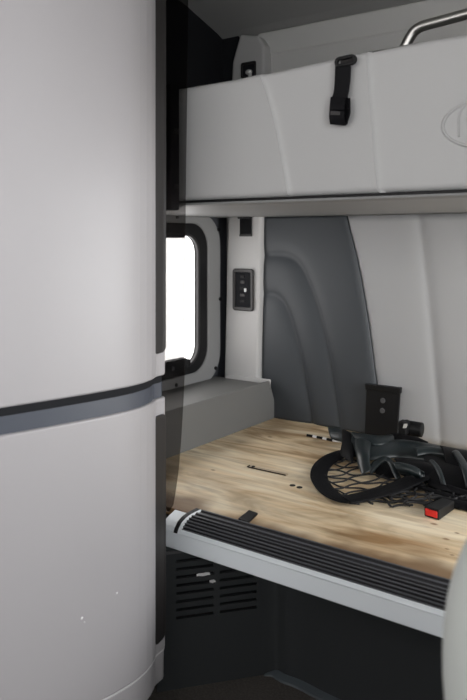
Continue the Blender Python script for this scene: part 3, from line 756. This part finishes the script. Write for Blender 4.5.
band('strap', [(415, 448, .482), (428, 446.5, .486), (444, 449, .486), (455, 454, .478)], [(417, 456, .47), (430, 454, .474), (444, 456, .472), (452, 461, .462)], 'sheen', .006)
band('strap', [(438, 497, .44), (452, 499, .438), (490, 507, .434)], [(430, 505, .424), (450, 507, .424), (490, 516, .424)], 'web', .004)

band('strap', [(424, 455, .466), (440, 458, .468), (456, 464, .464), (490, 474, .46)], [(428, 486, .436), (442, 490, .438), (458, 494, .434), (490, 504, .43)], 'web', .016)
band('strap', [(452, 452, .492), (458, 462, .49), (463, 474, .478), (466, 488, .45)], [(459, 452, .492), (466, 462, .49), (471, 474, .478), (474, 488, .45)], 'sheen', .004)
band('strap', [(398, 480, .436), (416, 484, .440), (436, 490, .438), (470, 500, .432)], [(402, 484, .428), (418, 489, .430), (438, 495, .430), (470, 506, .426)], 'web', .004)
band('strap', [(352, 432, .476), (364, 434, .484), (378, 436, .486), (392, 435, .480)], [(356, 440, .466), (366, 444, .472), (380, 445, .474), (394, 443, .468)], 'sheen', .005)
# roller/ratchet piece on the heap
rt = thing('ratchet_buckle', 'black ratchet buckle with shiny face on the net heap by the plate', 'buckle')
q = aty(413, 428.5, 2.21); axv = Vector((1, .12, -.04)).normalized()
bm = bmesh.new(); cyl(bm, q + Vector((.004, 0, 0)), axv, .0235, .055, 22); fin(bm, 'drum', M['black'], rt, bevel=.004)
q2 = aty(405, 426.5, 2.19)
bm = bmesh.new(); box(bm, (q2.x - .014, 2.165, q2.z - .022), (q2.x + .014, 2.20, q2.z + .020)); fin(bm, 'housing', M['black'], rt, bevel=.004)
q3 = aty(405, 426, 2.163); tri = [(-.008, -.008), (.003, -.006), (.007, .002), (.006, .008), (-.004, .006)]
bm = bmesh.new(); prism(bm, [q3 + Vector((x, 0, z)) for x, z in tri], [q3 + Vector((x, .004, z)) for x, z in tri]); fin(bm, 'shiny_face', M['chrome'], rt)
bm = bmesh.new(); q4 = aty(407, 421, 2.19); cyl(bm, q4 + Vector((0, 0, -.006)), (0, 0, 1), .006, .018, 12); fin(bm, 'post', M['black'], rt)

# seat belt buckle
bk = thing('belt_buckle', 'black seat belt buckle with bright red button at the front of the net', 'buckle')
c0 = atz(424, 516); c1 = atz(439, 520.8); c2 = atz(456, 510.5)
wv = (c1 - c0).normalized(); wlen = (c1 - c0).length; lv = (c2 - c1).normalized(); hh = .026; BL = (c2 - c1).length
def bkp(s, l, z): return c0 + wv*s + lv*l + Vector((0, 0, z))
bm = bmesh.new(); prism(bm, [bkp(0, 0, 0), bkp(wlen, 0, 0), bkp(wlen, 0, hh), bkp(0, 0, hh)], [bkp(.004, BL, .001), bkp(wlen - .004, BL, .001), bkp(wlen - .004, BL, hh - .002), bkp(.004, BL, hh - .002)]); fin(bm, 'body', M['black'], bk, bevel=.003)
bm = bmesh.new(); g = .0045; prism(bm, [bkp(g, -.003, g), bkp(wlen - g, -.003, g), bkp(wlen - g, -.003, hh - g), bkp(g, -.003, hh - g)], [bkp(g, .004, g), bkp(wlen - g, .004, g), bkp(wlen - g, .004, hh - g), bkp(g, .004, hh - g)]); fin(bm, 'red_button', M['red'], bk, bevel=.002)
bm = bmesh.new(); ribbon(bm, [bkp(.010, BL - .01, .012), bkp(.012, BL + .025, .014)], [bkp(wlen - .010, BL - .01, .012), bkp(wlen - .008, BL + .025, .014)], .004); fin(bm, 'belt_stub', M['web'], bk)

# ------------------------------------------------------------------ foreground seat
se = thing('passenger_seat', 'pale grey vinyl seat at the lower right in the blurred foreground', 'seat')
def seat_back():
    bm = bmesh.new(); xc, zc, hw, hz, hy = .068, .735, .300, .235, .065
    bmesh.ops.create_uvsphere(bm, u_segments=64, v_segments=48, radius=1.0)
    def pw(a, e): return math.copysign(abs(a)**e, a)
    for v in bm.verts:
        x, y, z = v.co
        v.co = Vector((xc + hw*pw(x, .72), .662 + hy*pw(y, .75), zc + hz*pw(z, .9)))
    return fin(bm, 'backrest', M['seat'], se, smooth=True)
seat_back()
bm = bmesh.new()
for (lo, hi) in (((-.20, .12, .30), (.34, .62, .43)),): box(bm, lo, hi)
fin(bm, 'seat_cushion', M['seat'], se, bevel=.05, seg=5)
boxo('recliner_bracket', (-.16, .58, .33), (.32, .70, .56), M['black'], se, .02, 3)
boxo('pedestal', (-.1, .2, 0.0), (.24, .56, .30), M['black'], se, .02, 3)

# ------------------------------------------------------------------ light
LW, LP_, LD, LS = 4, 9, 2, 22
w = bpy.data.worlds.new('daylight'); S.world = w; w.use_nodes = True
bg = w.node_tree.nodes['Background']; bg.inputs['Color'].default_value = (1.0, 0.975, 0.965, 1); bg.inputs['Strength'].default_value = 1.0
def area(name, loc, rot, sx, sy, power, col):
    l = bpy.data.lights.new(name, 'AREA'); l.shape = 'RECTANGLE'; l.size = sx; l.size_y = sy; l.energy = power; l.color = col
    o = bpy.data.objects.new(name, l); COL.objects.link(o); o.location = loc; o.rotation_euler = rot; return o
def aim(o, tgt): o.rotation_euler = (Vector(tgt) - o.location).to_track_quat('-Z', 'Y').to_euler()
bg.inputs['Strength'].default_value = 4.4
o = area('windscreen_daylight', (-.55, -1.28, 1.45), (0, 0, 0), 2.1, .8, LW, (1, .985, .96)); aim(o, (-.55, 1.8, .9))
o = area('passenger_door_daylight', (.69, -.25, 1.30), (0, 0, 0), 1.15, .48, LP_, (.97, .99, 1.0)); aim(o, (-1.2, .55, 1.25)); o.data.spread = math.radians(105)
o = area('driver_door_daylight', (XL + .01, -.35, 1.35), (0, 0, 0), .9, .7, LD, (1, .97, .97)); aim(o, (.5, .3, .9))
o = area('sleeper_window_daylight', (.69, 1.85, .88), (0, 0, 0), .5, .7, LS, (.97, .99, 1.0)); aim(o, (-1.2, 1.9, .6))

cam = bpy.data.cameras.new('camera'); co = bpy.data.objects.new('camera', cam); COL.objects.link(co)
cam.sensor_fit = 'VERTICAL'; cam.sensor_height = 36.0; cam.lens = F / 700 * 36.0
cam.shift_y = -(350.0 - HY) / 700.0; cam.clip_start = 0.02
co.location = (0, 0, EZ); co.rotation_euler = (math.radians(90), 0, YAW)
cam.dof.use_dof = True; cam.dof.focus_distance = 2.1; cam.dof.aperture_fstop = 5.0
S.camera = co
S.view_settings.view_transform = 'Standard'; S.view_settings.look = 'None'; S.view_settings.gamma = 1.0
S.view_settings.use_curve_mapping = False; S.view_settings.exposure = 0.0
S.cycles.use_denoising = True
